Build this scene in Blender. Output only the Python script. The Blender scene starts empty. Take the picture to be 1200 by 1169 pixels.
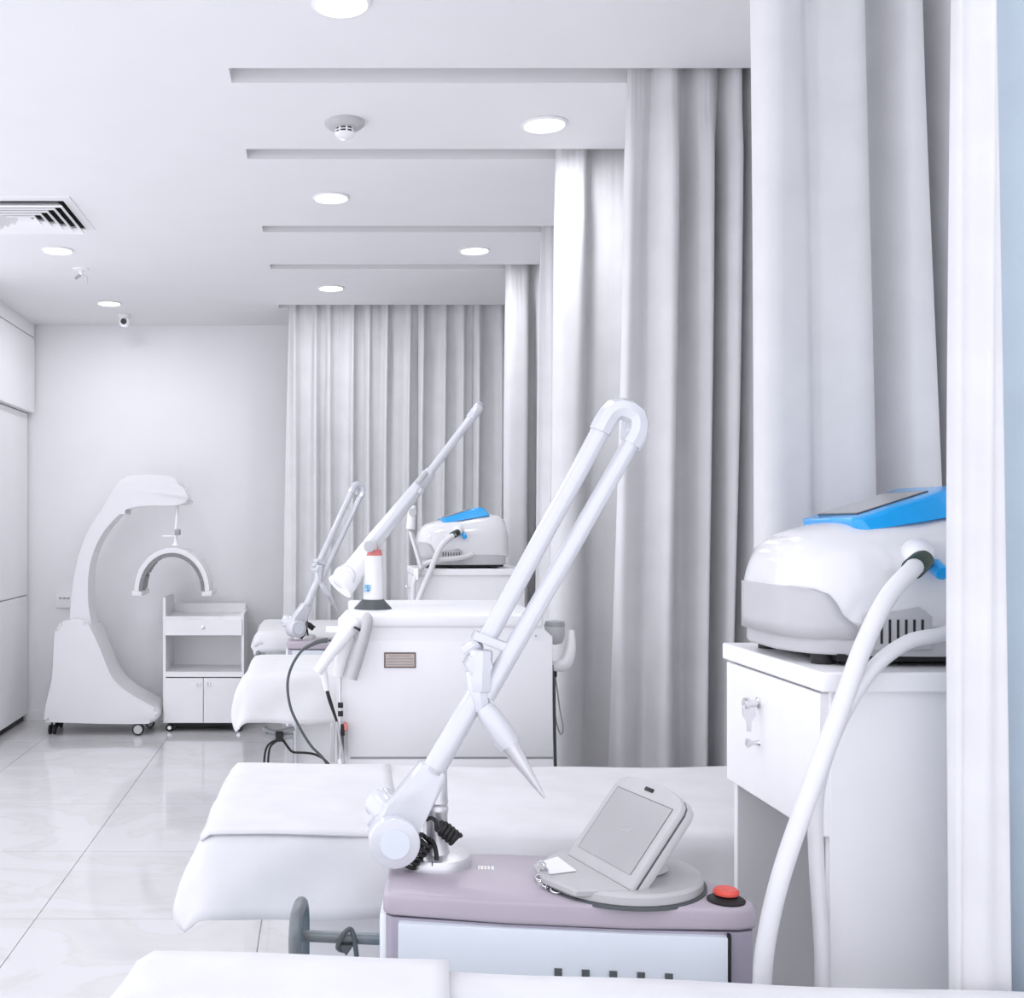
import bpy, bmesh, math, random
from mathutils import Vector, Matrix
random.seed(7)
scene = bpy.context.scene
C = scene.collection
PI = math.pi

# ------------------------------------------------------------------ camera
F = 1300.0                      # focal length in pixels of the 1200 px frame
VX, VY, EYE = 380.0, 612.0, 1.4
cam_d = bpy.data.cameras.new('camera')
cam_d.sensor_width = 36.0
cam_d.lens = 36.0 * F / 1200.0
cam_d.shift_x = (600 - VX) / 1200.0
cam_d.shift_y = (VY - 584.5) / 1200.0
cam_d.clip_start = 0.05
cam = bpy.data.objects.new('camera', cam_d)
cam.location = (0, 0, EYE)
cam.rotation_euler = (PI / 2, 0, 0)
C.objects.link(cam)
scene.camera = cam

# ------------------------------------------------------------------ world / exposure
w = bpy.data.worlds.new('world')
scene.world = w
w.use_nodes = True
w.node_tree.nodes['Background'].inputs[0].default_value = (0.895, 0.90, 1.0, 1)
w.node_tree.nodes['Background'].inputs[1].default_value = 1.12
scene.view_settings.view_transform = 'Standard'
scene.view_settings.look = 'None'
scene.view_settings.gamma = 1.0
scene.view_settings.use_curve_mapping = False
scene.view_settings.exposure = 0.64
LAMP_W = 3.1
LAMP_COL = (0.93, 0.935, 1.0)


def P(px, py, Y):
    """point at depth Y that the calibrated photograph shows at pixel px, py"""
    return Vector(((px - VX) * Y / F, Y, EYE - (py - VY) * Y / F))


# ------------------------------------------------------------------ materials
MATS = {}


def mat(name, col, rough=0.5, metal=0.0, noise=0.0, nscale=40.0, bump=0.0, spec=0.5, emit=None, es=0.0, coat=0.0):
    if name in MATS:
        return MATS[name]
    m = bpy.data.materials.new(name)
    m.use_nodes = True
    nt = m.node_tree
    b = nt.nodes['Principled BSDF']
    b.inputs['Base Color'].default_value = (*col, 1)
    b.inputs['Roughness'].default_value = rough
    b.inputs['Metallic'].default_value = metal
    b.inputs['Specular IOR Level'].default_value = spec
    if coat:
        b.inputs['Coat Weight'].default_value = coat
        b.inputs['Coat Roughness'].default_value = 0.05
    if emit:
        b.inputs['Emission Color'].default_value = (*emit, 1)
        b.inputs['Emission Strength'].default_value = es
    if noise or bump:
        tc = nt.nodes.new('ShaderNodeTexCoord')
        n = nt.nodes.new('ShaderNodeTexNoise')
        n.inputs['Scale'].default_value = nscale
        n.inputs['Detail'].default_value = 4
        nt.links.new(tc.outputs['Object'], n.inputs['Vector'])
        if noise:
            r = nt.nodes.new('ShaderNodeValToRGB')
            r.color_ramp.elements[0].position = 0.3
            r.color_ramp.elements[1].position = 0.7
            r.color_ramp.elements[0].color = (*[c * (1 - noise) for c in col], 1)
            r.color_ramp.elements[1].color = (*[min(1, c * (1 + noise * 0.4)) for c in col], 1)
            nt.links.new(n.outputs['Fac'], r.inputs['Fac'])
            nt.links.new(r.outputs['Color'], b.inputs['Base Color'])
        if bump:
            bp = nt.nodes.new('ShaderNodeBump')
            bp.inputs['Strength'].default_value = bump
            bp.inputs['Distance'].default_value = 0.002
            nt.links.new(n.outputs['Fac'], bp.inputs['Height'])
            nt.links.new(bp.outputs['Normal'], b.inputs['Normal'])
    MATS[name] = m
    return m


def marble():
    m = bpy.data.materials.new('marble tile')
    m.use_nodes = True
    nt = m.node_tree
    b = nt.nodes['Principled BSDF']
    b.inputs['Roughness'].default_value = 0.09
    b.inputs['Specular IOR Level'].default_value = 0.55
    geo = nt.nodes.new('ShaderNodeNewGeometry')
    mp = nt.nodes.new('ShaderNodeMapping')
    mp.inputs['Rotation'].default_value = (0, 0, 0.7)
    mp.inputs['Scale'].default_value = (1.0, 1.5, 1)
    nt.links.new(geo.outputs['Position'], mp.inputs['Vector'])
    n1 = nt.nodes.new('ShaderNodeTexNoise')
    n1.inputs['Scale'].default_value = 1.5
    n1.inputs['Detail'].default_value = 7
    n1.inputs['Distortion'].default_value = 1.2
    nt.links.new(mp.outputs['Vector'], n1.inputs['Vector'])
    r = nt.nodes.new('ShaderNodeValToRGB')
    e = r.color_ramp.elements
    e[0].position = 0.30; e[0].color = (0.62, 0.62, 0.62, 1)
    e[1].position = 0.62; e[1].color = (0.69, 0.69, 0.695, 1)
    a = r.color_ramp.elements.new(0.46); a.color = (0.675, 0.67, 0.665, 1)
    a = r.color_ramp.elements.new(0.50); a.color = (0.64, 0.635, 0.625, 1)
    a = r.color_ramp.elements.new(0.53); a.color = (0.685, 0.685, 0.69, 1)
    nt.links.new(n1.outputs['Fac'], r.inputs['Fac'])
    nt.links.new(r.outputs['Color'], b.inputs['Base Color'])
    return m


def fabric(name, col, rough=0.9):
    """woven cloth: fine crossed waves as relief and tone"""
    m = mat(name, col, rough, noise=0.05, nscale=9.0, spec=0.15)
    nt = m.node_tree
    b = nt.nodes['Principled BSDF']
    tc = nt.nodes.new('ShaderNodeTexCoord')
    wv = nt.nodes.new('ShaderNodeTexWave')
    wv.bands_direction = 'Z'
    wv.inputs['Scale'].default_value = 110
    wv.inputs['Distortion'].default_value = 3
    nt.links.new(tc.outputs['Object'], wv.inputs['Vector'])
    bp = nt.nodes.new('ShaderNodeBump')
    bp.inputs['Strength'].default_value = 0.06
    bp.inputs['Distance'].default_value = 0.002
    nt.links.new(wv.outputs['Fac'], bp.inputs['Height'])
    nt.links.new(bp.outputs['Normal'], b.inputs['Normal'])
    return m


M_CEIL = mat('ceiling paint', (0.88, 0.88, 0.885), 0.85, noise=0.015, nscale=3, bump=0.03)
M_WALL = mat('wall paint', (0.90, 0.90, 0.905), 0.8, noise=0.015, nscale=3, bump=0.03)
M_PANEL = mat('white lacquer panel', (0.93, 0.93, 0.935), 0.35, noise=0.01, nscale=4)
M_GROUT = mat('grout', (0.45, 0.45, 0.45), 0.8, noise=0.1)
M_TILE = marble()
M_CURT = fabric('curtain cloth', (0.70, 0.70, 0.705))
M_BLUEC = fabric('pale blue cloth', (0.47, 0.55, 0.61))
M_SHEET = fabric('bed linen', (0.75, 0.75, 0.755))
M_WHITE = mat('white plastic', (0.92, 0.92, 0.925), 0.32, noise=0.01, nscale=6)
M_GLOSS = mat('glossy white shell', (0.78, 0.78, 0.79), 0.16, noise=0.005, nscale=5, coat=0.5)
M_LAMI = mat('white laminate', (0.92, 0.92, 0.925), 0.4, noise=0.015, nscale=12)
M_LGREY = mat('light grey plastic', (0.54, 0.54, 0.55), 0.4, noise=0.03, nscale=20)
M_SGREY = mat('screen housing grey', (0.50, 0.50, 0.50), 0.42, noise=0.03, nscale=30)
M_GREY = mat('grey plastic', (0.36, 0.37, 0.38), 0.45, noise=0.04)
M_DGREY = mat('dark grey plastic', (0.09, 0.10, 0.105), 0.5, noise=0.05)
M_BLACK = mat('black rubber', (0.012, 0.012, 0.013), 0.55, noise=0.1)
M_MAUVE = mat('mauve grey shell', (0.47, 0.42, 0.47), 0.38, noise=0.04, nscale=6)
M_MAUVED = mat('mauve side column', (0.40, 0.37, 0.44), 0.4, noise=0.04, nscale=6)
M_PALEB = mat('pale blue white panel', (0.69, 0.74, 0.78), 0.35, noise=0.01)
M_EDGEB = mat('light blue trim', (0.25, 0.55, 0.80), 0.4, noise=0.02)
M_ARM = mat('arm enamel', (0.66, 0.67, 0.70), 0.2, metal=0.15, noise=0.01, spec=0.6)
M_ALU = mat('brushed aluminium', (0.72, 0.72, 0.73), 0.32, metal=0.7, noise=0.05, nscale=60)
M_CHROME = mat('chrome', (0.75, 0.75, 0.76), 0.15, metal=1.0, noise=0.02)
M_STEEL = mat('grey painted steel', (0.20, 0.22, 0.225), 0.35, metal=0.35, noise=0.08, nscale=40)
M_SCREEN = mat('switched off screen', (0.40, 0.40, 0.40), 0.2, noise=0.03, nscale=5)
M_SCREENG = mat('screen bezel line', (0.10, 0.10, 0.11), 0.3, noise=0.02)
M_BLUE = mat('bright blue plastic', (0.004, 0.38, 0.86), 0.22, noise=0.03, coat=0.4)
M_GREEN = mat('dark green collar', (0.01, 0.035, 0.02), 0.4, noise=0.1)
M_RED = mat('red button', (0.80, 0.10, 0.07), 0.4, noise=0.05)
M_PINK = mat('faded red band', (0.75, 0.22, 0.20), 0.5, noise=0.05)
M_LABEL = mat('label plate', (0.62, 0.50, 0.44), 0.5, noise=0.05)
M_BROWN = mat('label border', (0.13, 0.10, 0.09), 0.5, noise=0.05)
M_STICK = mat('paper sticker', (0.88, 0.88, 0.88), 0.6, noise=0.02)
M_HOSE = mat('white silicone hose', (0.74, 0.74, 0.75), 0.4, noise=0.015, nscale=30)
M_LED = mat('silver led panel', (0.22, 0.22, 0.22), 0.35, metal=0.3, noise=0.2, nscale=60)
M_EMIT = mat('lit diffuser', (1, 1, 1), 0.5, noise=0.0, emit=(0.97, 0.98, 1.0), es=6.0)
M_VOID = mat('duct interior', (0.01, 0.01, 0.01), 0.9, noise=0.2)


# ------------------------------------------------------------------ mesh builder
class MB:
    def __init__(self):
        self.bm = bmesh.new()

    def box(self, x0, x1, y0, y1, z0, z1, bevel=0.0, seg=2):
        vs = [self.bm.verts.new(p) for p in
              ((x0, y0, z0), (x1, y0, z0), (x1, y1, z0), (x0, y1, z0), (x0, y0, z1), (x1, y0, z1), (x1, y1, z1), (x0, y1, z1))]
        fs = [self.bm.faces.new([vs[i] for i in f]) for f in
              ((0, 3, 2, 1), (4, 5, 6, 7), (0, 1, 5, 4), (1, 2, 6, 5), (2, 3, 7, 6), (3, 0, 4, 7))]
        if bevel:
            es = list({e for f in fs for e in f.edges})
            bmesh.ops.bevel(self.bm, geom=es, offset=bevel, segments=seg, profile=0.5, affect='EDGES')
        return self

    def loft(self, rings, cap0=True, cap1=True, closed=True):
        R = [[self.bm.verts.new(p) for p in r] for r in rings]
        n = len(R[0])
        for a, b in zip(R[:-1], R[1:]):
            for i in range(n if closed else n - 1):
                j = (i + 1) % n
                try:
                    self.bm.faces.new((a[i], a[j], b[j], b[i]))
                except ValueError:
                    pass
        if cap0:
            self.bm.faces.new(list(reversed(R[0])))
        if cap1:
            self.bm.faces.new(R[-1])
        return self

    def cyl(self, a, b, r0, r1=None, n=24, bevel=0.0):
        a = Vector(a); b = Vector(b)
        r1 = r0 if r1 is None else r1
        d = (b - a)
        L = d.length
        d = d / L
        up = Vector((0, 0, 1)) if abs(d.z) < 0.95 else Vector((1, 0, 0))
        u = d.cross(up).normalized(); v = u.cross(d)

        def ring(c, r):
            return [c + u * (r * math.cos(2 * PI * i / n)) + v * (r * math.sin(2 * PI * i / n)) for i in range(n)]
        if bevel:
            k = bevel
            rs = [ring(a, r0 - k), ring(a + d * k * 0.3, r0 - k * 0.3), ring(a + d * k, r0), ring(b - d * k, r1), ring(b - d * k * 0.3, r1 - k * 0.3), ring(b, r1 - k)]
        else:
            rs = [ring(a, r0), ring(b, r1)]
        return self.loft(rs)

    def tube(self, pts, r, n=10, smooth=6, radii=None):
        pts = [Vector(p) for p in pts]
        if smooth and len(pts) > 2:
            pts, radii = catmull(pts, smooth, radii)
        rings = []
        prev = None
        for i, p in enumerate(pts):
            t = (pts[min(i + 1, len(pts) - 1)] - pts[max(i - 1, 0)])
            t.normalize()
            if prev is None:
                up = Vector((0, 0, 1)) if abs(t.z) < 0.9 else Vector((1, 0, 0))
                u = t.cross(up).normalized()
            else:
                u = (prev - t * prev.dot(t)).normalized()
            prev = u
            v = t.cross(u)
            rr = radii[i] if radii else r
            rings.append([p + u * (rr * math.cos(2 * PI * k / n)) + v * (rr * math.sin(2 * PI * k / n)) for k in range(n)])
        return self.loft(rings)

    def lathe(self, prof, c=(0, 0, 0), n=28, axis='z'):
        c = Vector(c)
        rings = []
        for r, h in prof:
            ring = []
            for i in range(n):
                a = 2 * PI * i / n
                if axis == 'z':
                    ring.append(c + Vector((r * math.cos(a), r * math.sin(a), h)))
                elif axis == 'y':
                    ring.append(c + Vector((r * math.cos(a), h, r * math.sin(a))))
                else:
                    ring.append(c + Vector((h, r * math.cos(a), r * math.sin(a))))
            rings.append(ring)
        return self.loft(rings)

    def prism(self, poly, vec, bevel=0.0, seg=2):
        vec = Vector(vec)
        a = [self.bm.verts.new(p) for p in poly]
        b = [self.bm.verts.new(Vector(p) + vec) for p in poly]
        n = len(a)
        f0 = self.bm.faces.new(a); f1 = self.bm.faces.new(list(reversed(b)))
        for i in range(n):
            j = (i + 1) % n
            self.bm.faces.new((a[j], a[i], b[i], b[j]))
        if bevel:
            es = list(set(f0.edges) | set(f1.edges))
            bmesh.ops.bevel(self.bm, geom=es, offset=bevel, segments=seg, profile=0.5, affect='EDGES')
        return self

    def xf(self, m):
        bmesh.ops.transform(self.bm, matrix=m, verts=self.bm.verts)
        return self

    def shift(self, v):
        bmesh.ops.translate(self.bm, vec=v, verts=self.bm.verts)
        return self

    def build(self, name, material, parent=None, angle=35, bevel=0.0, kind=None, label=None, subsurf=0):
        bmesh.ops.recalc_face_normals(self.bm, faces=self.bm.faces)
        me = bpy.data.meshes.new(name)
        self.bm.to_mesh(me)
        self.bm.free()
        for p in me.polygons:
            p.use_smooth = True
        me.set_sharp_from_angle(angle=math.radians(angle))
        me.materials.append(material)
        o = bpy.data.objects.new(name, me)
        C.objects.link(o)
        if bevel:
            md = o.modifiers.new('bevel', 'BEVEL')
            md.width = bevel; md.segments = 2; md.limit_method = 'ANGLE'; md.angle_limit = math.radians(40)
        if subsurf:
            md = o.modifiers.new('subsurf', 'SUBSURF'); md.levels = subsurf; md.render_levels = subsurf
        if parent is not None:
            o.parent = parent
        if kind:
            o['kind'] = kind
        if label:
            o['label'] = label
        return o


def catmull(pts, sub, radii=None):
    out = []; ro = []
    n = len(pts)
    for i in range(n - 1):
        p0 = pts[max(i - 1, 0)]; p1 = pts[i]; p2 = pts[i + 1]; p3 = pts[min(i + 2, n - 1)]
        for k in range(sub):
            t = k / sub
            out.append(0.5 * ((2 * p1) + (p2 - p0) * t + (2 * p0 - 5 * p1 + 4 * p2 - p3) * t * t + (3 * p1 - p0 - 3 * p2 + p3) * t ** 3))
            if radii:
                ro.append(radii[i] * (1 - t) + radii[i + 1] * t)
    out.append(pts[-1])
    if radii:
        ro.append(radii[-1])
    return out, (ro if radii else None)


def smooth_loop(pts, sub=3):
    n = len(pts); out = []
    for i in range(n):
        p0, p1, p2, p3 = (Vector(pts[(i + d) % n]) for d in (-1, 0, 1, 2))
        for k in range(sub):
            t = k / sub
            v = 0.5 * (2 * p1 + (p2 - p0) * t + (2 * p0 - 5 * p1 + 4 * p2 - p3) * t * t + (3 * p1 - p0 - 3 * p2 + p3) * t ** 3)
            out.append((v.x, v.y))
    return out


def tag(o, label, cat, group=None, kind=None):
    o['label'] = label; o['category'] = cat
    if group: o['group'] = group
    if kind: o['kind'] = kind
    return o


def thing(name, loc, label, cat, rz=0.0, group=None):
    o = bpy.data.objects.new(name, None)
    o.empty_display_size = 0.05
    C.objects.link(o)
    o.location = loc
    o.rotation_euler = (0, 0, rz)
    return tag(o, label, cat, group)


def struct(o):
    o['kind'] = 'structure'
    return o


# ================================================================== SETTING
CEIL = 2.8
BACK = 7.88
LEFT = -2.10
RIGHT = 1.95
FRONT = -0.3
CFRONT = 1.25
WLY = 6.3                      # the left wall starts here; left out nearer the camera to let world light in
SLOTS = [1.55, 2.212, 3.42, 4.16, 5.24, 6.02, 7.14]   # curtain track recesses in the ceiling
SLOTX = -0.295
SW = 0.115

# floor: slab with single polished tiles
floor = struct(MB().box(LEFT - 0.2, RIGHT + 0.1, FRONT, BACK + 0.1, -0.06, -0.006).build('floor', M_GROUT))
TS, GAP = 0.8, 0.0035
tile_me = None
x = -1.02 - 2 * TS
while x < RIGHT:
    y = 3.92 - 8 * TS
    while y < BACK:
        x0, x1 = max(x, LEFT - 0.15), min(x + TS, RIGHT)
        y0, y1 = max(y, FRONT), min(y + TS, BACK)
        if x1 - x0 > 0.02 and y1 - y0 > 0.02:
            full = (x1 - x0 > TS - 0.001 and y1 - y0 > TS - 0.001)
            if full and tile_me:
                o = bpy.data.objects.new('tile', tile_me); C.objects.link(o)
                o.location = (x, y, 0); o.parent = floor
            else:
                m = MB().box(GAP / 2, x1 - x0 - GAP / 2, GAP / 2, y1 - y0 - GAP / 2, -0.006, 0.0)
                o = m.build('tile', M_TILE, floor); o.location = (x0, y0, 0)
                if full: tile_me = o.data
        y += TS
    x += TS

# ceiling: plain field on the left, bays with recessed slots on the right
m = MB()
m.box(LEFT - 0.2, SLOTX, CFRONT, BACK + 0.1, CEIL, CEIL + 0.18)
ys = [CFRONT] + [v for s in SLOTS for v in (s, s + SW)] + [BACK + 0.1]
for a, b in zip(ys[0::2], ys[1::2]):
    m.box(SLOTX, RIGHT + 0.1, a, b, CEIL, CEIL + 0.18)
m.box(LEFT - 0.2, RIGHT + 0.1, CFRONT, BACK + 0.1, CEIL + 0.18, CEIL + 0.22)
struct(m.build('ceiling', M_CEIL))
for s in SLOTS:
    tr = struct(MB().box(SLOTX + 0.03, RIGHT, s + SW * 0.5 - 0.012, s + SW * 0.5 + 0.012, CEIL + 0.15, CEIL + 0.18).build('trim_1', M_ALU))
struct(MB().box(LEFT - 0.2, RIGHT + 0.1, BACK, BACK + 0.1, 0, CEIL).build('wall_back', M_WALL))
struct(MB().box(RIGHT, RIGHT + 0.1, FRONT, BACK, 0, CEIL).build('wall_right', M_WALL))

wl = struct(MB().box(LEFT - 0.2, LEFT - 0.1, WLY, BACK, 0, CEIL).build('wall_left', M_WALL))
# flush lacquered panels along the left wall
yb = BACK - 0.03
yy = FRONT
cuts = [WLY, 7.0, yb]
for a, b in zip(cuts[:-1], cuts[1:]):
    for z0, z1, dx in ((0.05, 0.885, 0.0), (0.89, 2.17, 0.0), (2.175, 2.70, 0.05), (2.705, CEIL, 0.05)):
        MB().box(LEFT - 0.1, LEFT + dx, a + 0.0015, b - 0.0015, z0 + 0.0005, z1 - 0.001).build('panel', M_PANEL, wl)
struct(MB().box(LEFT - 0.1, LEFT - 0.03, WLY, yb, 0, 0.05).build('baseboard_left', M_BLACK))
struct(MB().box(LEFT - 0.1, 0.0, BACK - 0.012, BACK, 0, 0.07).build('baseboard_back', M_PANEL))


# ================================================================== CURTAINS
def curtain(Y, pts, label, ztop=CEIL + 0.15, zbot=0.05, mtl=M_CURT, sub=7, seed=0, group='grey white curtains on ceiling tracks', flat_below=None):
    """pts: (pixel x at the ceiling, pixel x near the floor, fold depth)"""
    P3 = [Vector(p) for p in pts]
    q, _ = catmull(P3, sub)
    rnd = random.Random(seed)
    rows = 22
    bm = bmesh.new()
    grid = []
    for r in range(rows + 1):
        t = r / rows
        t2 = t ** 0.8 if r < 4 else t
        z = ztop + (zbot - ztop) * t
        row = []
        for i, p in enumerate(q):
            k = 1.0
            px = p.x + (p.y - p.x) * t
            fit = 1.0 if z < CEIL - 0.25 else 1.0 - min(1.0, (z - CEIL + 0.25) / 0.22) * 0.42
            low = 1.0 if (p.z < 0 or flat_below is None or z > flat_below + 0.15) else max(0.35, (z - flat_below + 0.15) / 0.30)
            pin = math.exp(-((z - (CEIL - 0.06)) / 0.09) ** 2)     # gathered just below the track
            dy = p.z * fit * low * (1 - 0.15 * pin) + 0.003 * pin * math.sin(i * 1.9) + 0.006 * math.sin(3.1 * t + i * 0.35 + seed)
            X = (px - VX) * Y / F + 0.004 * math.sin(2.3 * t * 3 + i * 0.21 + seed)
            row.append(bm.verts.new((X, Y + dy, z)))
        grid.append(row)
    for a, b in zip(grid[:-1], grid[1:]):
        for i in range(len(a) - 1):
            bm.faces.new((a[i], b[i], b[i + 1], a[i + 1]))
    mb = MB(); mb.bm.free(); mb.bm = bm
    o = mb.build('curtain', mtl, angle=80)
    sd = o.modifiers.new('solidify', 'SOLIDIFY'); sd.thickness = 0.004; sd.offset = 0
    return tag(o, label, 'curtain', group)


# far curtain, drawn out along its whole track
pts = [(338, 330, 0.03)]
r = 347.0
i = 0
while r < 598:
    j = (3.0 * math.sin(i * 2.4))
    pts += [(r - 5 + j, r - 7 + j, 0.015), (r + j, r - 2 + j, -0.036), (r + 5 + j, r + 3 + j, 0.015), (r + 12 + j, r + 10 + j, 0.028 - 0.010 * math.sin(i * 1.7)),]
    r += 21.6; i += 1
pts += [(640, 640, 0.0), (660, 660, 0.0)]
curtain(SLOTS[6] + SW / 2, pts, 'long pleated curtain drawn across the far end of the bays', seed=1)
# fourth
curtain(SLOTS[5] + SW / 2, [(593, 590, 0.02), (597, 595, -0.03), (606, 606, -0.055), (615, 616, -0.04), (619, 620, 0.03), (623, 624, 0.065), (628, 628, 0.06),
               (632, 631, -0.02), (642, 642, -0.055), (655, 655, 0.05), (668, 668, -0.05), (682, 682, 0.05), (700, 700, -0.04)],
        'gathered curtain strip with a dark fold, next to the far curtain', seed=2)
# third
curtain(SLOTS[4] + SW / 2, [(637, 624, 0.05), (641, 632, 0.03), (646, 640, -0.04), (652, 648, 0.0), (660, 658, 0.05), (672, 672, -0.05), (686, 686, 0.05), (702, 702, -0.05), (725, 725, 0.04)],
        'narrow slice of gathered curtain seen behind the big white console', seed=3)
# second
curtain(SLOTS[3] + SW / 2, [(654, 640, 0.03), (660, 648, -0.035), (672, 662, -0.05), (684, 676, -0.035), (692, 686, 0.035), (702, 698, 0.04), (715, 716, 0.0), (732, 734, -0.02),
               (748, 750, 0.03), (765, 765, -0.05), (785, 785, 0.05), (810, 810, -0.05), (840, 840, 0.04)],
        'broad pale curtain hanging right behind the big white console', seed=4)
# first: wide hanging with a lit edge
curtain(SLOTS[2] + SW / 2, [(739, 714, 0.035), (742, 719, -0.005), (752, 736, 0.015), (766, 755, 0.03), (777, 768, -0.045), (788, 780, -0.05), (798, 790, 0.02), (808, 800, 0.04), (820, 811, -0.03),
               (830, 820, -0.05), (838, 828, 0.02), (846, 835, 0.05), (856, 842, -0.045), (866, 847, -0.05), (871, 851, 0.06), (876, 856, 0.07), (884, 866, -0.04), (900, 885, -0.05),
               (914, 900, 0.05), (935, 925, -0.05), (960, 950, 0.05), (990, 985, -0.04)],
        'wide curtain with narrow deep folds behind the nearer bed', seed=5)
# near curtain behind the cabinet
curtain(2.268, [(879, 902, 0.022), (884, 906, -0.012), (905, 922, -0.030), (930, 948, -0.022), (943, 965, 0.012), (956, 982, -0.012), (982, 1010, -0.030), (1004, 1034, -0.012),
               (1017, 1054, 0.052), (1031, 1070, 0.045), (1046, 1090, -0.03), (1066, 1116, -0.03), (1075, 1128, 0.055), (1090, 1138, 0.07), (1097, 1143, -0.02), (1115, 1150, -0.034),
               (1140, 1170, 0.03), (1175, 1195, -0.03), (1220, 1230, 0.03), (1260, 1262, -0.03)],
        'large near curtain hanging just behind the device on the cabinet', seed=6, flat_below=0.95)
# nearest strip in front of the cabinet
curtain(1.60, [(1121, 1114, 0.004), (1123, 1115, -0.006), (1128, 1121, -0.012), (1140, 1140, -0.010), (1150, 1162, -0.014), (1156, 1177, -0.012), (1159, 1182, 0.0), (1160, 1183, 0.006)],
        'flat pale curtain strip hanging in front of the cabinet at right', seed=7)
curtain(1.66, [(1150, 1160, 0.0), (1172, 1178, 0.015), (1196, 1200, -0.012), (1230, 1232, -0.03), (1270, 1272, 0.02), (1320, 1320, -0.03)],
        'pale blue curtain at the right edge of the picture', mtl=M_BLUEC, seed=8, group=None)


# ================================================================== BEDS
def sheet_mesh(L, W, over_x, over_y, corner=0.02, x_end=None, lift=0.0, seed=0, step=0.025):
    """linen lying on the top x 0..L, y 0..W and hanging over foot (x<0) and both sides"""
    rnd = random.Random(seed)
    ph = [rnd.uniform(0, 6.28) for _ in range(8)]
    xe = L if x_end is None else x_end
    nx = int((xe + over_x) / step); ny = int((W + 2 * over_y) / step)
    bm = bmesh.new()
    G = []
    for i in range(nx + 1):
        row = []
        for j in range(ny + 1):
            x = -over_x + (xe + over_x) * i / nx
            y = -over_y + (W + 2 * over_y) * j / ny
            ax = max(0.0, -x); by = -y if y < 0 else (y - W if y > W else 0.0)
            sg = -1 if y < 0 else 1
            s = math.hypot(ax, by)
            lim = 1.15 * max(over_x, over_y)
            if s > lim:
                s2 = lim + (s - lim) * 0.3; ax *= s2 / s; by *= s2 / s; s = s2
            X = max(0.0, x); Y = min(max(y, 0.0), W); Z = lift
            if s > 0:
                dx, dy = -ax / s, sg * by / s
                rr = 0.035
                if s < rr:
                    h = rr * math.sin(s / rr * 1.25) * 0.8; dr = rr * (1 - math.cos(s / rr * 1.25))
                else:
                    h = rr * 0.76 + (s - rr) * 0.30; dr = rr * 0.68 + (s - rr) * 0.95
                wave = 0.010 * math.sin(9 * (x + y) + ph[0]) * min(1, s / 0.1) + 0.006 * math.sin(23 * (x - y) + ph[1]) * min(1, s / 0.1)
                X += dx * (h + wave); Y += dy * (h + wave); Z -= dr
            Z += 0.0022 * math.sin(5 * x + 3 * y + ph[2]) + 0.0018 * math.sin(13 * x - 7 * y + ph[3]) + 0.002 * math.sin(17 * y + 2 * x + ph[4])
            row.append(bm.verts.new((X, Y, Z)))
        G.append(row)
    for a, b in zip(G[:-1], G[1:]):
        for j in range(len(a) - 1):
            bm.faces.new((a[j], b[j], b[j + 1], a[j + 1]))
    mb = MB(); mb.bm.free(); mb.bm = bm
    return mb


def bed(loc, rz, L, W, zt, label, over_x, over_y, sheet_label, cover_to, cover_label, seed, cover_over=None, thick=0.004):
    t = thing('treatment_bed', loc, label, 'bed', rz, 'treatment beds along the bays')
    MB().box(0.01, L, 0.01, W - 0.01, zt - 0.10, zt - 0.012, bevel=0.02, seg=3).build('mattress', M_WHITE, t)
    MB().box(0.03, L - 0.02, 0.03, W - 0.03, zt - 0.15, zt - 0.10).build('frame', M_LAMI, t, bevel=0.004)
    for bx in (0.19, L - 0.55):
        MB().box(bx, bx + 0.36, 0.06, W - 0.06, 0.05, zt - 0.15).build('base', M_LAMI, t, bevel=0.004)
        MB().box(bx + 0.02, bx + 0.34, 0.09, W - 0.09, 0.0, 0.05).build('plinth', M_GREY, t)
    sh = sheet_mesh(L - 0.02, W, over_x, over_y, seed=seed).build('bed_sheet', M_SHEET, angle=80)
    sh.location = (loc[0], loc[1], zt); sh.rotation_euler = (0, 0, rz)
    sd = sh.modifiers.new('solidify', 'SOLIDIFY'); sd.thickness = 0.003; sd.offset = 1
    tag(sh, sheet_label, 'sheet', 'white sheets draped on the beds')
    if cover_to:
        co = cover_over or (over_x * 0.55, over_y * 0.55)
        cv = sheet_mesh(L, W, co[0], co[1], x_end=cover_to, lift=0.006, seed=seed + 20).build('foot_cover', M_SHEET, angle=80)
        cv.location = (loc[0], loc[1], zt); cv.rotation_euler = (0, 0, rz)
        sd = cv.modifiers.new('solidify', 'SOLIDIFY'); sd.thickness = thick; sd.offset = 1
        tag(cv, cover_label, 'cloth', 'folded cloths across the bed feet')
    return t


# nearest bed, running along the bottom edge of the picture, turned slightly
rz1 = -0.10
bx1, by1 = -0.255, 1.668          # far left corner of its top
W1 = 0.66
loc1 = (bx1 + math.sin(rz1) * W1, by1 - math.cos(rz1) * W1, 0)
bed(loc1, rz1, 1.9, W1, 0.742, 'nearest white treatment bed along the bottom edge of the picture', 0.10, 0.10,
    'white sheet on the nearest bed at the bottom edge', 0.44, 'thick folded white cloth over the foot of the nearest bed', 11, cover_over=(0.05, 0.05), thick=0.012)
bed((-0.235, 2.35, 0), -0.015, 1.9, 0.63, 0.745, 'white treatment bed behind the mauve laser machine', 0.17, 0.175,
    'white sheet hanging to a pointed corner behind the mauve laser machine', 0.40, 'white cloth over the foot of the bed behind the mauve laser', 12, cover_over=(0.03, 0.02))
bed((-0.31, 4.60, 0), 0, 1.62, 0.62, 0.775, 'white treatment bed beside the big white console', 0.19, 0.21,
    'white sheet with pointed corner on the bed left of the white console', None, '', 13)
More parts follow.
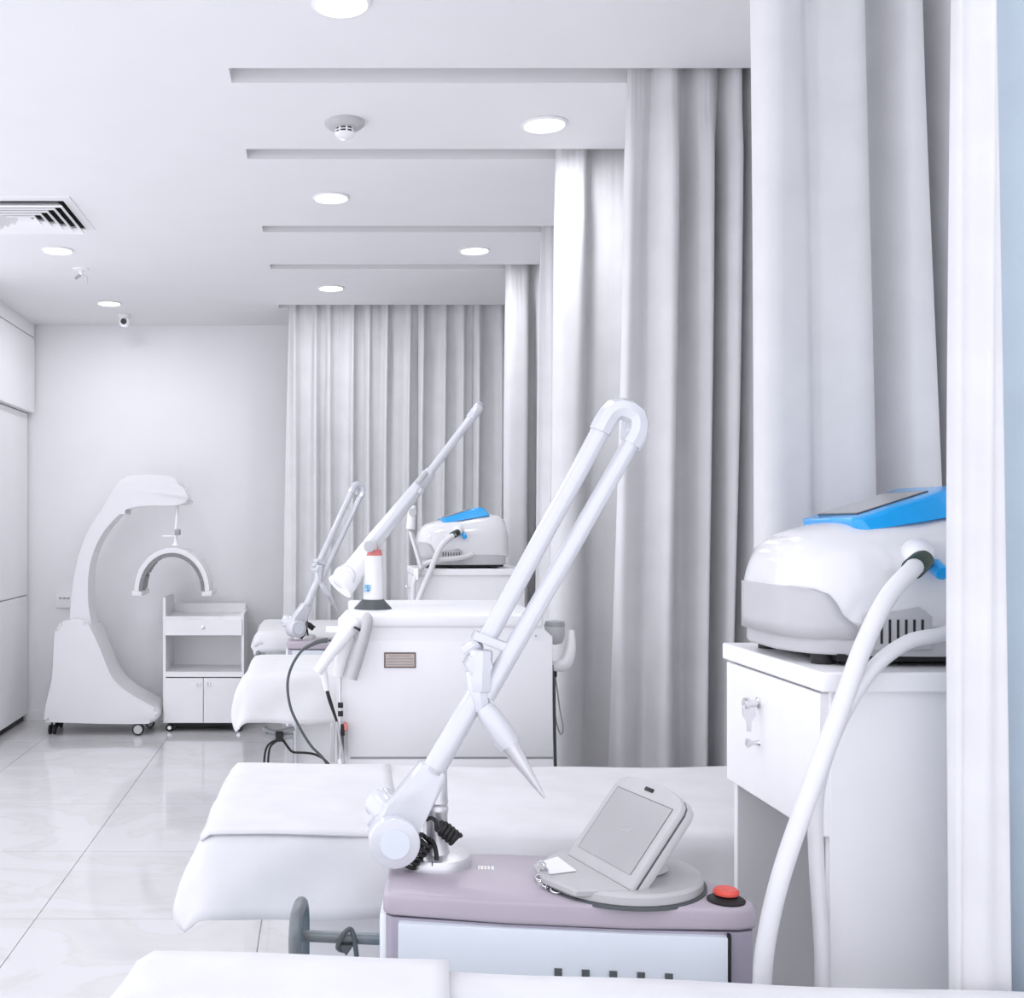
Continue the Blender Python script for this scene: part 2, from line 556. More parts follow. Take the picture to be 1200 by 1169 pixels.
bed((-0.36, 6.22, 0), 0, 1.60, 0.70, 0.785, 'farthest white treatment bed in front of the long curtain', 0.10, 0.12,
    'white sheet on the farthest bed before the long curtain', 0.55, 'rumpled white cloth on the farthest bed', 14, cover_over=(0.06, 0.08))


# ================================================================== LASER WITH FOLDED ARM
def laser(loc, rz, arm_rot, label, detail=True):
    t = thing('laser_machine', loc, label, 'laser machine', rz, 'mauve grey lasers with folded arms')
    Lb, D, ZT = 0.595, 0.235, 0.79
    # top cover, bowed at the right end
    out = [(0.012, 0.0), (0.20, -0.012), (0.40, -0.012), (0.565, -0.004), (0.592, 0.008), (0.597, 0.03), (0.59, 0.06), (0.57, 0.105), (0.535, 0.15), (0.48, 0.195),
           (0.41, 0.225), (0.33, 0.240), (0.20, 0.242), (0.012, 0.235), (0.0, 0.222), (0.0, 0.012)]
    top = MB().prism([(x, y, ZT - 0.036) for x, y in out], (0, 0, 0.036), bevel=0.008, seg=3).build('top_cover', M_MAUVE, t, angle=50)
    ins = [(0.3 + (x - 0.3) * 0.985, 0.115 + (y - 0.115) * 0.965) for x, y in out]
    body = MB().prism([(x, y, 0.10) for x, y in ins], (0, 0, ZT - 0.036 - 0.103)).build('body', M_MAUVED, t, angle=50)
    MB().box(0.026, 0.545, -0.014, 0.03, 0.14, ZT - 0.043, bevel=0.003).build('front_panel', M_PALEB, t)
    MB().prism([(0.546, -0.012, 0.12), (0.55, -0.012, 0.12), (0.55, 0.01, 0.12), (0.546, 0.01, 0.12)], (0, 0, ZT - 0.16)).build('seam', M_BLACK, body)
    for k in range(5):
        MB().box(0.276 + k * 0.043, 0.288 + k * 0.043, -0.0165, -0.010, ZT - 0.120, ZT - 0.103).build('vent_slot', M_DGREY, t)
    MB().box(-0.006, 0.010, 0.02, 0.215, 0.14, ZT - 0.04, bevel=0.003).build('end_panel', M_WHITE, t)
    MB().box(-0.009, -0.002, 0.05, 0.22, 0.16, ZT - 0.055, bevel=0.002).build('end_trim', M_EDGEB, t)
    MB().box(0.03, 0.56, 0.03, 0.21, 0.06, 0.10).build('chassis', M_DGREY, t)
    for cx in (0.06, 0.52):
        for cy in (0.05, 0.19):
            MB().cyl((cx, cy - 0.012, 0.034), (cx, cy + 0.012, 0.034), 0.034, n=18, bevel=0.004).cyl((cx, cy, 0.034), (cx, cy, 0.065), 0.008, n=8).build('caster', M_BLACK, t)
    # push handle on the left end
    hz = 0.672
    hb = MB()
    loop = []
    for k in range(25):
        a = 2 * PI * k / 24
        yy_ = 0.115 + 0.052 * max(-1, min(1, 1.25 * math.cos(a)))
        zz_ = hz - 0.035 + 0.085 * max(-1, min(1, 1.1 * math.sin(a)))
        loop.append((-0.155, yy_, zz_))
    hb.tube(loop, 0.0115, n=12, smooth=3)
    h = hb.build('handle', M_STEEL, t, angle=60)
    MB().cyl((-0.155, 0.115, hz), (0.0, 0.115, hz), 0.010, n=14).cyl((-0.155, 0.115, hz), (-0.155, 0.06, hz), 0.009, n=12).build('handle_bar', M_STEEL, h, angle=60)
    if detail:
        MB().tube([(-0.072, 0.120, hz - 0.025), (-0.085, 0.100, hz - 0.012), (-0.075, 0.098, hz + 0.012), (-0.062, 0.105, hz + 0.018), (-0.054, 0.10, hz - 0.01), (-0.050, 0.095, hz - 0.06), (-0.045, 0.10, hz - 0.2), (-0.02, 0.11, hz - 0.4)], 0.0045, n=8) \
            .prism([(-0.085, 0.10, hz - 0.008), (-0.058, 0.10, hz - 0.008), (-0.070, 0.10, hz - 0.026)], (0, 0.02, 0)).build('tied_cable', M_DGREY, h, angle=60)
    # ---- articulated arm, local frame on the round foot
    dc = Vector((0.083, 0.177, ZT))
    R = Matrix.Translation(dc) @ Matrix.Rotation(arm_rot, 4, 'Z')
    k = 1.995 / F

    def A(px, py, dy=0.0):
        return Vector(((px - 497) * k, dy, (1003 - py) * k))

    def part(mb, name, mt, par=t, ang=40):
        return mb.xf(R).build(name, mt, par, angle=ang)
    foot = part(MB().lathe([(0.0, -0.004), (0.060, -0.004), (0.0635, 0.0), (0.0635, 0.012), (0.060, 0.018), (0.052, 0.020), (0.0, 0.020)], n=40), 'arm_foot', M_ALU)
    MB().xf(R)
    part(MB().lathe([(0.0, 0.018), (0.026, 0.018), (0.023, 0.028), (0.0215, 0.09), (0.023, 0.095), (0.023, 0.100), (0.0215, 0.102), (0.0215, 0.108), (0.023, 0.110), (0.022, 0.118),
                     (0.020, 0.165), (0.013, 0.178), (0.0, 0.178)], n=28), 'arm_post', M_ALU)
    part(MB().box(-0.013, -0.011, -0.0615, -0.058, -0.004, 0.021), 'seam', M_DGREY, foot) if detail else None
    # counterweight drum, face towards the viewer
    dr = A(446, 965)
    drum = part(MB().cyl(dr + Vector((0, -0.085, 0)), dr + Vector((0, -0.01, 0)), 0.044, n=40, bevel=0.004), 'counterweight', M_ARM)
    part(MB().cyl(dr + Vector((0, -0.087, 0)), dr + Vector((0, -0.080, 0)), 0.026, n=32), 'drum_cap', M_PALEB, drum)
    part(MB().cyl(dr + Vector((-0.022, 0.03, 0.045)), dr + Vector((0.01, -0.03, 0.02)), 0.030, n=28, bevel=0.004)
         .cyl(dr + Vector((-0.045, 0.0, 0.012)), dr + Vector((-0.02, 0.0, 0.032)), 0.010, n=12), 'rear_drum', M_ARM, drum)
    # thick lower arm from the drum up to the elbow
    a, b = A(444, 962), A(491, 890)
    d = (b - a).normalized(); nrm = Vector((d.z, 0, -d.x))
    hw0, hw1 = 0.037, 0.024
    pl = [a + nrm * hw0, a - nrm * hw0, a - nrm * hw0 * 0.95 + d * 0.04, b - nrm * hw1 * 1.1, b + d * 0.012 - nrm * hw1 * 0.6, b + d * 0.012 + nrm * hw1 * 0.6, b + nrm * hw1 * 1.1, a + nrm * hw0 * 0.95 + d * 0.04]
    part(MB().prism([p + Vector((0, -0.060, 0)) for p in pl], (0, 0.045, 0), bevel=0.006), 'lower_arm', M_ARM)
    part(MB().box(-0.010 - 0.044, -0.032, -0.05, -0.02, 0.055, 0.105, bevel=0.004), 'hinge_box', M_WHITE)
    # second tube from elbow to the faceted joint
    e0, e1 = A(492, 887, -0.045), A(548, 796, -0.02)
    tub = part(MB().cyl(e0, e1, 0.0205, 0.0190, n=28, bevel=0.002), 'upper_arm', M_ARM)
    d2 = (e1 - e0).normalized()
    part(MB().cyl(e0 - d2 * 0.005 + Vector((0, -0.003, 0)), e0 + d2 * 0.002 + Vector((0, -0.003, 0)), 0.0165, n=24), 'end_cap', M_LGREY, tub)
    part(MB().cyl(A(545, 770, 0.02), A(545, 770, -0.045), 0.0235, n=8, bevel=0.004)
         .cyl(A(546, 800, -0.03), A(548, 752, -0.03), 0.022, 0.020, n=8, bevel=0.004), 'elbow_joint', M_ARM, ang=25)
    part(MB().cyl(A(548, 822, -0.035), A(540, 775, -0.03), 0.0165, n=8, bevel=0.003).cyl(A(531, 757, 0.0), A(548, 745, -0.01), 0.0125, n=12, bevel=0.002), 'swivel_block', M_ARM, ang=25)
    # clamp plate holding both tubes
    c0, c1 = A(541, 736, -0.03), A(592, 756, -0.03)
    cd = (c1 - c0).normalized(); cn = Vector((-cd.z, 0, cd.x)) * 0.008
    part(MB().prism([c0 + cn, c1 + cn, c1 - cn, c0 - cn], (0, 0.05, 0), bevel=0.003), 'clamp', M_ARM)
    # twin parallel tubes
    part(MB().cyl(A(556, 742, -0.005), A(696, 486, -0.005), 0.0165, 0.0165, n=26), 'tube', M_ARM)
    part(MB().cyl(A(553, 806, -0.025), A(729, 503, -0.012), 0.0168, 0.0150, n=26), 'tube', M_ARM)
    part(MB().tube([A(688, 500, -0.006), A(699, 480, -0.006), A(713, 473, -0.006), A(730, 482, -0.006), A(731, 500, -0.010), A(723, 515, -0.010)], 0.020, n=8, smooth=2), 'top_joint', M_ARM, ang=20)
    part(MB().cyl(A(731, 478, 0.02), A(728, 508, 0.02), 0.019, n=8, bevel=0.003), 'top_joint_cover', M_ARM, ang=25)
    # handpiece hanging from the joint
    h0 = A(549, 816, -0.04); h1 = A(617, 918, -0.06)
    hp = part(MB().tube([h0, h0.lerp(h1, 0.12), h0.lerp(h1, 0.3), h0.lerp(h1, 0.42)], 0.02, n=20, smooth=2, radii=[0.015, 0.0205, 0.022, 0.020]), 'handpiece', M_ARM, ang=50)
    part(MB().cyl(h0.lerp(h1, 0.36), h0.lerp(h1, 1.0), 0.0190, 0.0022, n=24), 'nozzle', M_ALU, hp)
    # coiled black cord
    def coil(p, q, r, turns, thick):
        p, q = Vector(p), Vector(q)
        ax = (q - p); L = ax.length; ax.normalize()
        u = ax.cross(Vector((0, 1, 0.3))).normalized(); v = ax.cross(u)
        n = int(turns * 12)
        pts = [p + ax * (L * i / n) + (u * math.cos(2 * PI * turns * i / n) + v * math.sin(2 * PI * turns * i / n)) * r for i in range(n + 1)]
        return pts
    cpts = coil(A(462, 996, -0.045), A(484, 966, -0.05), 0.013, 6, 0)
    cord = MB().tube(cpts, 0.0042, n=7, smooth=0)
    cord.tube([A(486, 966, -0.05), A(492, 972, -0.045), A(495, 985, -0.045), A(495, 996, -0.05)], 0.0042, n=8)
    cord.tube(coil(A(502, 955, -0.04), A(518, 968, -0.045), 0.011, 4, 0), 0.0045, n=7, smooth=0)
    cord.tube([A(482, 930, -0.035), A(480, 944, -0.045), A(489, 942, -0.05), A(494, 946, -0.05), A(495, 956, -0.05), A(500, 954, -0.05), A(501, 947, -0.045), A(506, 958, -0.045)], 0.0036, n=8)
    part(cord, 'coiled_cord', M_BLACK, ang=60)
    # ---- turntable with tilted touch screen
    tc = Vector((0.398, 0.112, ZT))
    disc = MB().lathe([(0.0, 0.0), (0.130, 0.0), (0.134, 0.004), (0.134, 0.016), (0.129, 0.021), (0.0, 0.023)], tc, n=48).build('turntable', M_SGREY, t)
    MB().lathe([(0.0, -0.003), (0.139, -0.003), (0.139, 0.003), (0.0, 0.003)], tc, n=48).build('gasket', M_DGREY, t)
    Wv = Vector((0.29, -0.957, 0)).normalized()
    Wv = Matrix.Rotation(-rz if detail else 0, 3, 'Z') @ Wv
    Hb = Vector((-Wv.y, Wv.x, 0))       # lean-back direction
    U = (Hb * 0.62 + Vector((0, 0, 0.78))).normalized()
    N = Wv.cross(U).normalized()
    if N.x > 0: N = -N
    c = tc + Vector((0.006, -0.002, 0.092))
    Tm = Matrix(((Wv.x, U.x, N.x, c.x), (Wv.y, U.y, N.y, c.y), (Wv.z, U.z, N.z, c.z), (0, 0, 0, 1)))

    def tp(mb, name, mt, par, ang=40):
        return mb.xf(Tm).build(name, mt, par, angle=ang)
    hw, hh = 0.100, 0.088
    shp = [(-hw, -hh), (hw, -hh), (hw, hh * 0.72), (hw * 0.95, hh * 0.86), (hw * 0.8, hh * 0.97), (hw * 0.4, hh * 1.05), (0, hh * 1.07), (-hw * 0.4, hh * 1.05), (-hw * 0.8, hh * 0.97), (-hw * 0.95, hh * 0.86), (-hw, hh * 0.72)]
    scr = tp(MB().prism([(x, y, 0.0) for x, y in shp], (0, 0, -0.012), bevel=0.004), 'touch_screen', M_SGREY, t)
    tp(MB().prism([(x * 1.0, y, -0.0135) for x, y in shp], (0, 0, -0.018), bevel=0.005), 'screen_back', M_SGREY, scr)
    tp(MB().prism([(x * 0.985, y * 0.985, -0.0105) for x, y in shp], (0, 0, -0.005)), 'seam', M_DGREY, scr)
    tp(MB().box(-0.083, 0.083, -0.066, 0.062, -0.002, 0.0010), 'bezel', M_SCREENG, scr)
    tp(MB().box(-0.0805, 0.083, -0.066, 0.0605, -0.001, 0.0018), 'display', M_SCREEN, scr)
    tp(MB().box(-0.012, 0.012, 0.074, 0.081, -0.001, 0.002, bevel=0.0009), 'sensor_window', M_BLACK, scr)
    # neck under the screen and sloping lip in front of it
    MB().cyl(tc + Vector((0.045, -0.01, 0.018)), tc + Vector((0.02, 0.0, 0.095)), 0.034, 0.022, n=24).build('neck', M_SGREY, disc)
    f0 = c - U * hh + N * 0.001
    q = []
    for s in (-1, 1):
        q.append([f0 + Wv * (s * hw), Vector((f0 + Wv * (s * hw * 0.72) - Hb * 0.080)), ])
    a0, a1 = q[0]; b0, b1 = q[1]
    zb = ZT + 0.010
    a1.z = zb + 0.012; b1.z = zb + 0.012
    lip = MB()
    ring0 = [a0, a1, Vector((a1.x, a1.y, zb)), Vector((a0.x, a0.y, zb)) + Hb * 0.02]
    ring1 = [b0, b1, Vector((b1.x, b1.y, zb)), Vector((b0.x, b0.y, zb)) + Hb * 0.02]
    mid = [(x + y) / 2 for x, y in zip(ring0, ring1)]
    mid[1] = mid[1] - Hb * 0.018; mid[2] = mid[2] - Hb * 0.018
    lip.loft([ring0, mid, ring1]).build('console_lip', M_SGREY, disc, bevel=0.003)
    # paper sticker on the lip
    p_ = [a0.lerp(a1, 0.25), a0.lerp(a1, 0.85), mid[0].lerp(mid[1], 0.9), mid[0].lerp(mid[1], 0.30)]
    up = (p_[1] - p_[0]).cross(p_[2] - p_[0]).normalized()
    if up.z < 0: up = -up
    cc = sum(p_, Vector()) / 4
    p_ = [cc + (v - cc) * 0.85 + up * 0.0012 for v in p_]
    MB().prism(p_, up * 0.001).build('sticker', M_STICK, disc)
    if detail:
        # emergency stop
        ec = Vector((0.552, 0.032, ZT))
        es = MB().lathe([(0, 0), (0.029, 0), (0.030, 0.003), (0.022, 0.008), (0.014, 0.010), (0, 0.010)], ec, n=28).build('emergency_stop', M_BLACK, t)
        MB().lathe([(0, 0.009), (0.011, 0.009), (0.020, 0.012), (0.0205, 0.016), (0.017, 0.020), (0, 0.021)], ec, n=28).build('button', M_RED, es)
        for i in range(4):
            MB().box(0.496 + i * 0.007, 0.501 + i * 0.007, 0.05 + (i % 2) * 0.006, 0.066, ZT - 0.0005, ZT + 0.0006).build('printed_mark', M_RED, top)
        # small engraved marks beside the foot
        for i in range(5):
            MB().box(0.155 + i * 0.006, 0.157 + i * 0.006, 0.150, 0.172, ZT - 0.0005, ZT + 0.0006).build('printed_mark', M_GREY if i in (0, 4) else M_LABEL, top)
        MB().box(0.158, 0.186, 0.150, 0.170, ZT - 0.0004, ZT + 0.0003).build('print_field', M_STICK, top)
        # key with chain in the lock
        kc = Vector((0.263, 0.075, ZT))
        ky = MB().lathe([(0, 0), (0.010, 0), (0.010, 0.008), (0.007, 0.010), (0, 0.010)], kc, n=16).build('key_switch', M_CHROME, t)
        ch = MB()
        for i, (dx, dy, dz, r_) in enumerate(((-0.004, -0.010, 0.016, 0.007), (0.002, -0.002, 0.024, 0.008), (0.006, -0.020, 0.008, 0.007), (0.012, -0.030, 0.006, 0.008), (0.020, -0.040, 0.007, 0.009), (0.0, 0.01, 0.030, 0.007))):
            ring = [kc + Vector((dx + r_ * math.cos(q_ * PI / 6), dy + (0.3 if i % 2 else 0.8) * r_ * math.sin(q_ * PI / 6), dz + (0.9 if i % 2 else 0.4) * r_ * math.sin(q_ * PI / 6))) for q_ in range(13)]
            ch.tube(ring, 0.0016, n=6, smooth=0)
        ch.build('key_chain', M_CHROME, ky, angle=60)
    return t


laser((0.096, 1.823, 0), -0.12, 0.12, 'mauve grey laser machine with tilted touch screen and tall folded arm in front')
laser((-0.19, 5.66, 0), 0.0, 0.55, 'small distant laser machine with folded arm behind the far beds', detail=False)


# ================================================================== CABINETS WITH DEVICE
def cabinet(loc, W, D, H, label):
    """front faces -x; W along x, D along y"""
    t = thing('device_cabinet', loc, label, 'cabinet', 0, 'tall white device cabinets')
    T = 0.018
    MB().box(-0.015, W + 0.01, -0.012, D + 0.012, H - 0.032, H).build('top', M_LAMI, t, bevel=0.003)
    MB().box(0.004, W, 0, T, 0.03, H - 0.032).build('side_panel', M_LAMI, t, bevel=0.0015)
    MB().box(0.004, W, D - T, D, 0.03, H - 0.032).build('side_panel', M_LAMI, t, bevel=0.0015)
    MB().box(W - T, W, T, D - T, 0.03, H - 0.032).build('back_panel', M_LAMI, t)
    MB().box(0.006, W - T, T, D - T, 0.06, 0.08).build('shelf', M_LAMI, t)
    MB().box(0.02, W - T, T, D - T, 0.895, 0.91).build('shelf', M_LAMI, t)
    d = MB().box(-0.012, 0.006, 0.004, D - 0.004, 0.892, H - 0.036).build('drawer', M_LAMI, t, bevel=0.002)
    kb = MB().lathe([(0, 0), (0.006, 0), (0.0045, -0.004), (0.004, -0.012), (0.008, -0.018), (0.0085, -0.022), (0, -0.023)], (-0.012, D * 0.60, 0.995), n=18, axis='x').build('knob', M_CHROME, d)
    lk = MB().lathe([(0, 0), (0.011, 0), (0.011, -0.003), (0.007, -0.005), (0.007, -0.018), (0, -0.018)], (-0.012, D * 0.60, 1.068), n=20, axis='x').build('lock', M_CHROME, d)
    kx, ky, kz = -0.030, D * 0.60, 1.068
    MB().lathe([(0, 0), (0.010, 0), (0.011, -0.004), (0.010, -0.010), (0, -0.010)], (kx, ky, kz), n=16, axis='x') \
        .prism([(kx - 0.012, ky - 0.002, kz - 0.004), (kx + 0.010, ky - 0.002, kz - 0.004), (kx + 0.011, ky - 0.002, kz - 0.022), (kx + 0.004, ky - 0.002, kz - 0.034),
                (kx + 0.003, ky - 0.002, kz - 0.052), (kx - 0.003, ky - 0.002, kz - 0.052), (kx - 0.004, ky - 0.002, kz - 0.034), (kx - 0.012, ky - 0.002, kz - 0.022)], (0, 0.004, 0)).build('key', M_CHROME, d)
    for cx in (0.05, W - 0.05):
        for cy in (0.04, D - 0.04):
            MB().cyl((cx, cy - 0.01, 0.018), (cx, cy + 0.01, 0.018), 0.018, n=14).build('caster', M_BLACK, t)
    return t


cabinet((0.811, 1.787, 0), 0.51, 0.420, 1.16, 'white cabinet with open niche and drawer key under the big blue-screen device')
cabinet((0.455, 5.45, 0), 0.53, 0.43, 1.172, 'white cabinet under the small distant blue-screen device')


def device(loc, label, hoses, near_detail):
    """nose towards -x, near side at -y; base at z 0"""
    t = thing('beauty_device', loc, label, 'device', 0, 'white devices with blue screens')
    W = 0.35

    # shell: loft of rounded sections along x   (x, z top, half width)
    prof = [(0.000, 0.135, 0.075), (0.006, 0.172, 0.100), (0.022, 0.203, 0.126), (0.05, 0.221, 0.146), (0.09, 0.234, 0.158), (0.15, 0.247, 0.168), (0.22, 0.258, 0.173), (0.30, 0.268, 0.175),
            (0.36, 0.272, 0.174), (0.41, 0.266, 0.170), (0.435, 0.245, 0.162), (0.445, 0.20, 0.15)]

    def section(x, zt, hw, z0, n=40):
        ring = []
        e = 3.2
        zc = z0; hh = zt - z0
        for i in range(n):
            a = 2 * PI * i / n
            cc, ss = math.cos(a), math.sin(a)
            yv = math.copysign(abs(cc) ** (2 / e), cc) * hw
            zv = math.copysign(abs(ss) ** (2 / e), ss)
            z = zc + (hh * zv if zv > 0 else 0.02 * zv)
            ring.append((x, W / 2 + yv, z))
        return ring
    sh = MB().loft([section(x, zt, hw, 0.075) for x, zt, hw in prof]).build('shell', M_GLOSS, t, angle=60)
    # lower grey tray
    outl = []
    for x, hw in [(0.006, 0.06), (0.012, 0.095), (0.03, 0.128), (0.06, 0.148), (0.11, 0.161), (0.2, 0.169), (0.32, 0.171), (0.40, 0.167), (0.432, 0.15)]:
        outl.append((x, hw))
    poly = [(x, W / 2 - hw, 0.018) for x, hw in outl] + [(x, W / 2 + hw, 0.018) for x, hw in reversed(outl)]
    MB().prism(poly, (0, 0, 0.072), bevel=0.006).build('tray', M_LGREY, t, angle=50)
    # grey nose cutout panel, wrapped on the shell a hair outside
    nose = MB()
    base_l = [Vector((x - 0.004, W / 2 - hw - 0.004, 0)) for x, hw in ((0.11, 0.160), (0.09, 0.155), (0.07, 0.149), (0.048, 0.142), (0.026, 0.126), (0.012, 0.106), (0.004, 0.080), (0.002, 0.05), (0.001, 0.0), (0.002, -0.06), (0.006, -0.10))]
    seg = [0.0]
    for a_, b_ in zip(base_l[:-1], base_l[1:]):
        seg.append(seg[-1] + (b_ - a_).length)

    def along(d_):
        for n_ in range(len(seg) - 1):
            if d_ <= seg[n_ + 1]:
                return base_l[n_].lerp(base_l[n_ + 1], (d_ - seg[n_]) / (seg[n_ + 1] - seg[n_]))
        return base_l[-1].copy()
    rg = []
    for z, st in ((0.045, 0.0), (0.070, 0.012), (0.085, 0.030), (0.105, 0.040), (0.120, 0.052), (0.128, 0.075), (0.131, 0.10)):
        row = []
        for n_ in range(15):
            v_ = along(st + (seg[-1] - st) * n_ / 14)
            row.append((v_.x, v_.y, z))
        rg.append(row)
    nose.loft(rg, cap0=False, cap1=False, closed=False)
    no = nose.build('nose_panel', M_LGREY, sh, angle=60)
    so = no.modifiers.new('solidify', 'SOLIDIFY'); so.thickness = 0.003
    # feet and a black slab painting the shade in the gap below
    for fx in (0.06, 0.38):
        for fy in (0.06, 0.29):
            MB().cyl((fx, fy, 0), (fx, fy, 0.02), 0.018, n=16).build('foot', M_BLACK, t)
    MB().box(0.07, 0.42, 0.022, W - 0.022, 0.008, 0.020).build('under_shade', M_BLACK, t)
    # side vent grille on the near side
    g = MB().prism([(0.105, 0.0, 0.03), (0.215, 0.0, 0.03), (0.215, 0.0, 0.085), (0.195, 0.0, 0.10), (0.105, 0.0, 0.085)], (0, 0.012, 0), bevel=0.002).build('grille', M_LGREY, t)
    for i in range(7):
        MB().box(0.116 + i * 0.0135, 0.1195 + i * 0.0135, -0.0015, 0.004, 0.040, 0.080).build('slot', M_BLACK, g)
    # blue screen bezel rising backwards
    x0, x1 = 0.116, 0.300
    b = MB()
    secs = []
    for q_, ins in ((-0.108, 0.014), (-0.098, 0.0), (0.098, 0.0), (0.108, 0.014)):
        secs.append([(x0 + ins, W / 2 + q_, 0.246), (x1, W / 2 + q_, 0.304 - ins * 0.3), (x1 + 0.03, W / 2 + q_, 0.302 - ins * 0.3), (x1 + 0.06, W / 2 + q_ * 1.06, 0.262), (x0 + 0.10, W / 2 + q_ * 1.22, 0.240), (x0 + 0.01 + ins, W / 2 + q_ * 1.05, 0.225)])
    bl = b.loft(secs).build('screen_bezel', M_BLUE, t, angle=30, bevel=0.004)
    sl = (0.304 - 0.246) / (x1 - x0)
    def onp(x, y, off=0.0):
        return Vector((x - 0.43 * off, W / 2 + y, 0.246 + sl * (x - x0) + 0.9 * off))
    MB().prism([onp(x0 + 0.024, -0.074), onp(x1 - 0.034, -0.070), onp(x1 - 0.034, 0.074), onp(x0 + 0.024, 0.080)], Vector((-0.43, 0, 0.9)) * 0.0025).build('screen_frame', M_SCREENG, bl)
    MB().prism([onp(x0 + 0.026, -0.072, 0.0022), onp(x1 - 0.039, -0.068, 0.0022), onp(x1 - 0.039, 0.071, 0.0022), onp(x0 + 0.026, 0.075, 0.0022)], Vector((-0.43, 0, 0.9)) * 0.001).build('display', M_SCREEN, bl)
    # hose connector on the near side
    c0 = Vector((0.200, 0.02, 0.190)); c1 = Vector((0.184, -0.024, 0.178)); c2 = Vector((0.158, -0.044, 0.164))
    cn = MB().cyl(c0, c1, 0.026, 0.019, n=22, bevel=0.003).build('connector', M_WHITE, t)
    MB().cyl(c1 + Vector((0.006, 0.004, 0.002)), c2, 0.0175, n=22, bevel=0.002).build('collar', M_GREEN, cn)
    MB().cyl(c0 + Vector((0.022, -0.012, -0.020)), c1 + Vector((0.038, 0.004, -0.022)), 0.012, n=14, bevel=0.002).build('blue_ring', M_BLUE, cn)
    for path, r_ in hoses:
        MB().tube([c2 + Vector((0.008, 0.006, 0.004))] + path if path[0] is None else path, r_, n=14, smooth=8).build('hose', M_HOSE, t, angle=60)
    return t


dl = Vector((0.788, 1.83, 1.16))


def Q(px, py, Y):
    return P(px, py, Y) - dl


hoseA = [Vector((0.163, -0.041, 0.167)), Q(1068, 668, 1.762), Q(1040, 700, 1.752), Q(1012, 756, 1.742), Q(985, 830, 1.735), Q(948, 930, 1.71), Q(917, 1020, 1.70), Q(900, 1090, 1.70), Q(893, 1150, 1.70), Q(892, 1260, 1.71), Q(915, 1400, 1.72), Q(945, 1430, 1.73)]
hoseB = [Vector((0.30, 0.02, 0.09)), Q(1110, 741, 1.775), Q(1064, 752, 1.76), Q(1022, 784, 1.752), Q(988, 836, 1.745), Q(966, 890, 1.75), Q(956, 940, 1.76), Q(957, 1010, 1.76), Q(962, 1090, 1.76), Q(964, 1150, 1.755), Q(964, 1280, 1.75), Q(958, 1400, 1.74), Q(945, 1430, 1.73)]
device(dl, 'large glossy white device with blue screen and two hoses on the near cabinet', [(hoseA, 0.0142), (hoseB, 0.0118)], True)
d2 = Vector((0.470, 5.49, 1.172))
device(d2, 'small distant white device with blue screen on the far cabinet',
       [([Vector((0.170, -0.041, 0.170)), Vector((0.10, -0.07, 0.11)), Vector((0.05, -0.08, 0.0)), Vector((0.0, -0.09, -0.12)), Vector((-0.05, -0.09, -0.26)), Vector((-0.06, -0.06, -0.5))], 0.014),
        ([Vector((0.26, -0.01, 0.07)), Vector((0.20, -0.035, 0.055)), Vector((0.10, -0.05, 0.045)), Vector((0.02, -0.06, 0.02)), Vector((-0.03, -0.07, -0.06)), Vector((-0.035, -0.06, -0.2))], 0.012)], False)
# its handpiece clipped left of the far cabinet
hpY = 5.40
t = thing('handpiece', P(489, 672, hpY), 'small white handpiece with steel shaft left of the distant device', 'handpiece')
o_ = -Vector(t.location)
MB().cyl(P(481, 622, hpY), P(494, 665, hpY), 0.0125, n=16).shift(o_).build('shaft', M_ALU, t)
MB().cyl(P(481, 620, hpY), P(483, 592, hpY), 0.022, 0.018, n=18, bevel=0.004).shift(o_).build('head', M_WHITE, t)
MB().cyl(P(483.5, 600, hpY - 0.016), P(483.5, 600, hpY - 0.026), 0.019, n=20).shift(o_).build('lens', M_LGREY, t)
MB().box(*sorted((P(488, 0, hpY).x, 0.46)), hpY, hpY + 0.05, P(0, 668, hpY).z - 0.05, P(0, 668, hpY).z + 0.01).shift(o_).build('holder', M_WHITE, t, bevel=0.004)


# ================================================================== BIG WHITE CONSOLE
cy = 3.30
xl, xr = P(399, 0, cy).x, P(648, 0, cy).x
t = thing('laser_console', ((xl + xr) / 2, 3.6, 0), 'big white laser console with pointed arm and brown rating plate', 'laser console')
of = -Vector(t.location)
zb = P(0, 742, cy).z
poly = [(xl, cy, 0.08), (xr, cy, 0.08), (xr, cy, zb - 0.01), (xr - 0.035, cy, zb + 0.022), (xl + 0.03, cy, zb + 0.022), (xl, cy, zb - 0.01)]
body = MB().prism(poly, (0, 0.62, 0), bevel=0.006).shift(of).build('body', M_WHITE, t)
MB().box(xl + 0.035, xr - 0.03, cy - 0.012, cy + 0.60, zb + 0.018, zb + 0.058, bevel=0.010, seg=3).shift(of).build('lid', M_WHITE, t)
zs = P(0, 888, cy).z
MB().box(xl + 0.02, xr - 0.002, cy - 0.004, cy + 0.01, zs + 0.004, zb - 0.02, bevel=0.002).shift(of).build('front_panel', M_WHITE, t)
MB().box(xl + 0.03, xr, cy - 0.001, cy + 0.01, zs - 0.002, zs + 0.004).shift(of).build('seam', M_GREY, body)
MB().box(xl + 0.02, xr, cy - 0.004, cy + 0.01, 0.10, zs - 0.004, bevel=0.002).shift(of).build('kick_panel', M_WHITE, t)
a_, b_ = P(450, 782, cy), P(487, 764, cy)
pl = MB().box(a_.x, b_.x, cy - 0.0065, cy - 0.003, a_.z, b_.z).shift(of).build('rating_plate', M_BROWN, t)
MB().box(a_.x + 0.004, b_.x - 0.004, cy - 0.0075, cy - 0.006, a_.z + 0.004, b_.z - 0.004).shift(of).build('plate_field', M_LABEL, pl)
